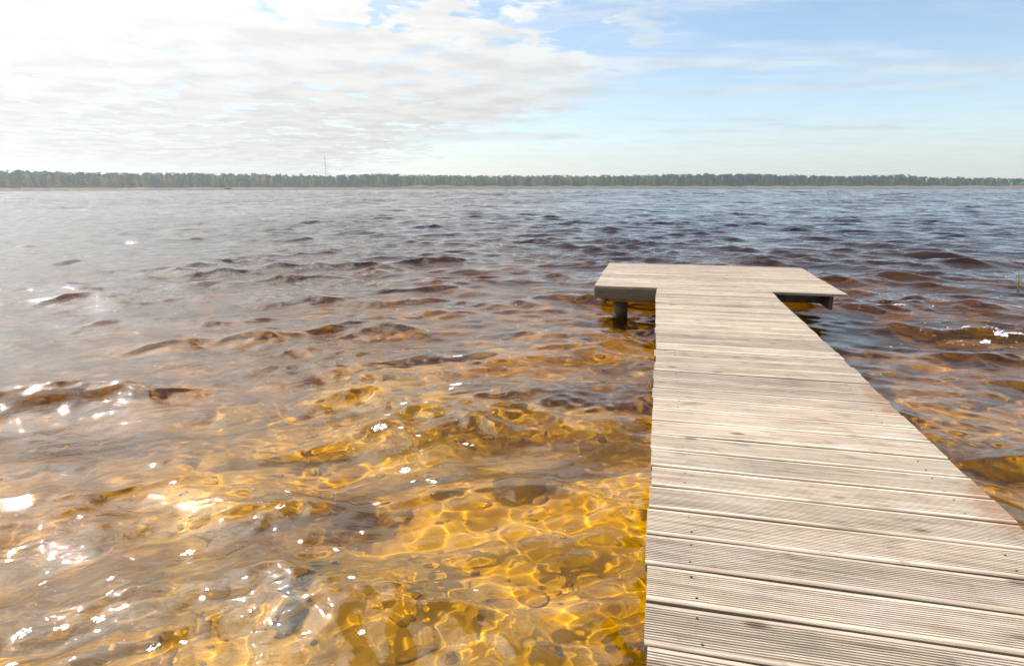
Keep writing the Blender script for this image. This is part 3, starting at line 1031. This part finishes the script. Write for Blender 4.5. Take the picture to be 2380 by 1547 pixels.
XP = [0, 50, 200, 400, 620, 760, 900, 950, 1100, 1200, 1400, 1550, 1750, 1850, 1950, 2080, 2160, 2250, 2380]
YP = [397, 396, 401, 402, 404, 407, 404, 405.5, 407, 407, 407, 405, 404, 407, 409, 406, 411, 412, 414]


FH = math.hypot(FOC, CY - 434.5)          # focal length along the horizon


def skyline_h(t, r):
    """height above the water of the tree tops in direction t at distance r"""
    x = CX + FH * math.tan(t)
    x = min(max(x, 0), 2380)
    hzn = 436 - 3 * x / 2380
    yy = float(np.interp(x, XP, YP))
    z = r * math.cos(t)
    return (hzn - yy) * z / FH + CAM_Z


def zone(t):
    return math.degrees(t)


tree_id = 0


def place_tree(kind, t, off, h, label, group):
    r = float(shore_r(t)) + off
    zz = float(hill(np.array(off), np.array(t)))
    cm, tm, _, _ = VAR[kind][rs.randrange(4)]
    o = empty({'pine': 'pine_tree', 'birch': 'birch_tree', 'bush': 'willow_bush'}[kind], (r * math.sin(t), r * math.cos(t), zz), rs.uniform(0, 6.3))
    w = h * rs.uniform(.85, 1.2)
    o.scale = (w, w, h)
    link('crown', cm, o); link('trunk', tm, o)
    tag(o, label, {'pine': 'tree', 'birch': 'tree', 'bush': 'bush'}[kind], group)


def where(t):
    d = zone(t)
    if d < -28: return 'at the left end of the far wood'
    if d < -17: return 'in the far wood left of the mast'
    if d < -7: return 'in the far wood just right of the mast'
    if d < 12: return 'behind the pale reeds mid shore'
    if d < 27: return 'in the far wood beyond the jetty platform'
    return 'at the right end of the far wood'


T0, T1 = R(-42), R(42)
NB, NP = 285, 285
for i in range(NB):
    for _ in range(60):
        t = T0 + (T1 - T0) * rs.random()
        d = zone(t)
        dens = 0.75 if d < -28 else .45 if d < -9 else 1.0 if d < 13 else .33 if d < 30 else .5
        if rs.random() < dens: break
    r_ = float(shore_r(t))
    yellow = -10 < d < 13
    k = rs.uniform(.62, .93) if yellow else rs.uniform(.35, .8)
    h = skyline_h(t, r_ + 20) * k
    big_ = h > 14
    place_tree('birch', t, rs.uniform(10, 45), h, ('tall' if big_ else 'low') + ' yellow green birch ' + where(t), ('tall' if big_ else 'low') + ' birches ' + where(t))
for i in range(NP):
    t = T0 + (T1 - T0) * (i + rs.random()) / NP
    off = rs.uniform(40, 85)
    zz = float(hill(np.array(off), np.array(t)))
    k = rs.uniform(.80, 1.08) * (0.93 if -10 < zone(t) < 13 else 1)
    h = (skyline_h(t, float(shore_r(t)) + off) - zz) * k
    place_tree('pine', t, off, h, 'dark green pine ' + where(t), 'dark pines ' + where(t))
for i in range(200):
    t = T0 + (T1 - T0) * rs.random()
    place_tree('bush', t, rs.uniform(4, 12), rs.uniform(2.5, 5.5), 'low olive willow bush ' + where(t), 'willow bushes ' + where(t))


def forest(kind, n, o0, o1, k0, k1, dens, name, lab):
    AV, AF, nv = [], [], 0
    for i in range(n):
        for _ in range(40):
            t = T0 + (T1 - T0) * rs.random() ** .9
            if rs.random() < dens(zone(t)): break
        off = rs.uniform(o0, o1)
        r = float(shore_r(t)) + off
        zz = float(hill(np.array(off), np.array(t)))
        h = (skyline_h(t, r) - zz) * rs.uniform(k0, k1)
        _, _, bv, bf = VAR[kind][rs.randrange(4)]
        a = rs.uniform(0, 6.3); ca, sa = math.cos(a), math.sin(a)
        v = bv * np.array([h * rs.uniform(.9, 1.4), h * rs.uniform(.9, 1.4), h])
        v = np.stack([v[:, 0] * ca - v[:, 1] * sa + r * math.sin(t), v[:, 0] * sa + v[:, 1] * ca + r * math.cos(t), v[:, 2] + zz], 1)
        AV.append(v); AF.append(bf + nv); nv += len(v)
    o = link(name, mesh_np(name, np.concatenate(AV), np.concatenate(AF), KM[kind][0]))
    tag(o, lab, 'forest', kind='stuff')


forest('pine', 1500, 30, 170, .72, 1.02, lambda d: .55 if -10 < d < 13 else 1, 'pine_wood', 'mass of dark pines filling the wood behind the far shore')
forest('spruce', 3200, 16, 80, .35, .85, lambda d: 1, 'spruce_wood', 'dark spruces and young trees filling the wood under the pines')
forest('birch', 700, 15, 60, .35, .88, lambda d: 1 if -10 < d < 13 else .45 if d < -9 else .3, 'birch_wood', 'mass of pale green birches along the far shore')
forest('bush', 500, 3, 14, .12, .25, lambda d: 1, 'willow_scrub', 'low scrub along the far waterline')


def reeds():
    AV, AF = [], []
    n = 0
    V, F = [], []
    rg = np.random.default_rng(4)
    def strip(t0, t1, cnt, o0, o1, h0, h1):
        t = rg.uniform(t0, t1, cnt); off = rg.uniform(o0, o1, cnt)
        r = shore_r(t) + off
        h = rg.uniform(h0, h1, cnt) * (1 + .25 * np.sin(t * 160)); w = rg.uniform(.25, .6, cnt)
        x, y = r * np.sin(t), r * np.cos(t)
        a = rg.uniform(0, np.pi, cnt); cx_, cy_ = np.cos(a) * w, np.sin(a) * w
        z0 = np.where(off > 0, 0.0, -0.4)
        v = np.stack([np.stack([x - cx_, y - cy_, z0], 1), np.stack([x + cx_, y + cy_, z0], 1), np.stack([x + rg.normal(0, .3, cnt), y + rg.normal(0, .3, cnt), h], 1)], 1).reshape(-1, 3)
        return v
    V = np.concatenate([
        strip(R(-9.5), R(-5), 9000, -30, -4, 2.4, 4.2),
        strip(R(-10), R(14), 26000, -14, 3, 1.8, 3.4),
        strip(R(14), R(43), 26000, -10, 4, 1.5, 2.8),
        strip(R(-43), R(-10), 14000, -3, 3, .5, 1.3)])
    F = np.arange(len(V)).reshape(-1, 3)
    o = link('reed_belt', mesh_np('reed_belt', V, F, M_REED))
    tag(o, 'pale tan reed belt along the foot of the far wood', 'reeds', kind='stuff')


reeds()

# mast behind the wood
tm = math.atan((760 - CX) / FH)
mr = 1420.0
mz = mr * math.cos(tm)
mh = (435 - 365) * mz / FH
mast = empty('lattice_mast', (mr * math.sin(tm), mr * math.cos(tm), 1.0))
tag(mast, 'tall thin lattice radio mast rising above the far wood', 'mast')
hw = 0.55
legs = [(hw * math.cos(a), hw * math.sin(a)) for a in (0, R(120), R(240))]
for (x, y) in legs:
    m = MB(); m.tube([(x, y, 0), (x, y, mh)], [.14, .14], 5); m.build('leg', M_STEEL, mast)
m = MB()
nst = 34
for k in range(nst):
    za, zb = mh * k / nst, mh * (k + 1) / nst
    for j in range(3):
        a, b = legs[j], legs[(j + 1) % 3]
        m.tube([(a[0], a[1], za), (b[0], b[1], zb)], [.06, .06], 3, False)
        m.tube([(a[0], a[1], zb), (b[0], b[1], zb)], [.06, .06], 3, False)
m.build('bracing', M_STEEL, mast)
for zf in (.45, .68, .86, .97):
    m = MB(); m.tube([(0, 0, mh * zf - .5), (0, 0, mh * zf + .5)], [.95, .95], 10); m.build('antenna', M_STEEL, mast)

# ------------------------------------------------------------------ people in a small boat
def person(parent_group, loc, rz, coat, lean, arm):
    root = empty('person', loc, rz)
    bm_v = [(0, 0, 0), (0, .02, .22), (0, .03, .45), (0, .03, .56), (0, .03, .70),      # pelvis, waist, chest, neck, head
            (.2, .02, .43), (.27, .2, .2), (.2, .40, .22), (-.2, .02, .43), (-.27, .2, .2), (-.2, .40, .22),
            (.1, 0, 0), (.13, .42, .05), (.13, .45, -.36), (-.1, 0, 0), (-.13, .42, .05), (-.13, .45, -.36), (.13, .58, -.38), (-.13, .58, -.38)]
    ed = [(0, 1), (1, 2), (2, 3), (3, 4), (2, 5), (5, 6), (6, 7), (2, 8), (8, 9), (9, 10), (0, 11), (11, 12), (12, 13), (0, 14), (14, 15), (15, 16), (13, 17), (16, 18)]
    rad = [.15, .14, .16, .06, .10, .07, .05, .04, .07, .05, .04, .1, .075, .05, .1, .075, .05, .04, .04]
    me = bpy.data.meshes.new('body'); me.from_pydata(bm_v, ed, []); me.materials.append(coat)
    b = link('body', me, root)
    sk = b.modifiers.new('skin', 'SKIN')
    for i, r_ in enumerate(rad): me.skin_vertices[0].data[i].radius = (r_, r_)
    me.skin_vertices[0].data[0].use_root = True
    sb = b.modifiers.new('sub', 'SUBSURF'); sb.levels = 1; sb.render_levels = 1
    m = MB(); m.tube([(0, .03, .70), (0, .03, .78), (0, .03, .83)], [.115, .105, .05], 10)
    m.build('hat', M_COAT, root, True)
    return root


M_BOAT = mat_simple('dark boat paint', (0.07, 0.075, 0.06), rough=0.5)
M_COAT = mat_simple('dark coat', (0.03, 0.035, 0.045))
M_COAT2 = mat_simple('brown coat', (0.07, 0.045, 0.03))
bp = px_at(530, 439.3, 0)
d_ = 505.0 / bp.length
bp = Vector((bp.x * d_, bp.y * d_, 0))
boat = empty('rowing_boat', (bp.x, bp.y, 0), R(10))
tag(boat, 'small dark rowing boat far out on the lake at the left', 'boat')
secs = []
nn_ = 12
for i in range(nn_ + 1):
    u = i / nn_
    x = -2.2 + 4.4 * u
    w = .72 * (1 - max(0, (u - .35) / .65) ** 2.2) * (0.82 + .18 * min(1, u / .3)) + .02
    sheer = .42 + .22 * max(0, (u - .5) * 2) ** 2
    keel = -.14 + .30 * max(0, (u - .75) * 4) ** 2
    secs.append([(x, -w, sheer), (x, -w * .92, sheer * .4), (x, -w * .6, keel), (x, 0, keel - .03), (x, w * .6, keel), (x, w * .92, sheer * .4), (x, w, sheer)])
m = MB()
vs = [p for s_ in secs for p in s_]
vin = [(x * .98, y * .95, z + .03) for (x, y, z) in vs]
k = 7
fs = [(i * k + j, i * k + j + 1, (i + 1) * k + j + 1, (i + 1) * k + j) for i in range(nn_) for j in range(k - 1)]
N0 = len(vs)
fi = [tuple(N0 + q for q in reversed(f)) for f in fs]
rim = [(i * k + e, (i + 1) * k + e, N0 + (i + 1) * k + e, N0 + i * k + e) for i in range(nn_) for e in (0, k - 1)]
m.add(vs + vin, fs + fi + rim + [tuple(range(k)), tuple(N0 + q for q in range(k - 1, -1, -1))])
m.build('hull', M_BOAT, boat)
for x in (-.9, .7):
    m = MB(); m.box((x - .14, -.62, .22), (x + .14, .62, .26)); m.build('bench', M_BEAM, boat)
for x, coat, rz, lab in ((-.9, M_COAT, R(-90), 'person in a dark coat and hat seated in the left half of the rowing boat'), (.7, M_COAT2, R(90), 'person in a brown coat and hat seated in the right half of the rowing boat')):
    wp = Matrix.Translation(boat.location) @ Matrix.Rotation(R(10), 4, 'Z') @ Vector((x, 0, .38))
    pr = person('', wp, R(10) + rz, coat, 0, 0)
    tag(pr, lab, 'person')

# white water birds resting on the lake far out
M_WHITE = mat_simple('white feathers', (0.8, 0.8, 0.78), var=.05)
M_ORANGE = mat_simple('orange bill', (0.5, 0.2, 0.03))
for i, (px, py, lab) in enumerate([(1829, 435.6, 'white water bird resting on the lake beyond the jetty platform'), (1300, 435.4, 'white water bird floating off the pale reed belt')]):
    dd = 430.0
    q = px_at(px, 437.5, 0); q = q * (dd / q.length)
    b = empty('water_bird', (q.x, q.y, 0), R(20 + 150 * i))
    tag(b, lab, 'bird')
    me = bpy.data.meshes.new('body')
    bv = [(-.55, 0, .25), (-.3, 0, .12), (0, 0, .10), (.32, 0, .14), (.48, 0, .32), (.46, 0, .52), (.55, 0, .66), (.68, 0, .64)]
    me.from_pydata(bv, [(j, j + 1) for j in range(7)], []); me.materials.append(M_WHITE)
    ob = link('body', me, b)
    ob.modifiers.new('skin', 'SKIN')
    for j, r_ in enumerate((.04, .16, .21, .16, .06, .045, .06, .03)): me.skin_vertices[0].data[j].radius = (r_, r_)
    me.skin_vertices[0].data[2].use_root = True
    sb = ob.modifiers.new('sub', 'SUBSURF'); sb.levels = 1; sb.render_levels = 2
    m = MB(); m.tube([(.68, 0, .64), (.80, 0, .61)], [.028, .012], 6); m.build('bill', M_ORANGE, b)

# ------------------------------------------------------------------ air
m = MB(); m.box((-2600, -1000, -7), (2600, 2600, 75))
hz = m.build('haze', None)
mt, nt, out = new_mat('pale haze')
pv = mk(nt, 'ShaderNodeVolumePrincipled')
pv.inputs['Color'].default_value = (0.86, 0.93, 1.0, 1)
pv.inputs['Density'].default_value = 0.00022
pv.inputs['Anisotropy'].default_value = 0.6
nt.links.new(pv.outputs[0], out.inputs['Volume'])
hz.data.materials.append(mt)
tag(hz, 'thin pale haze over the lake', kind='stuff')
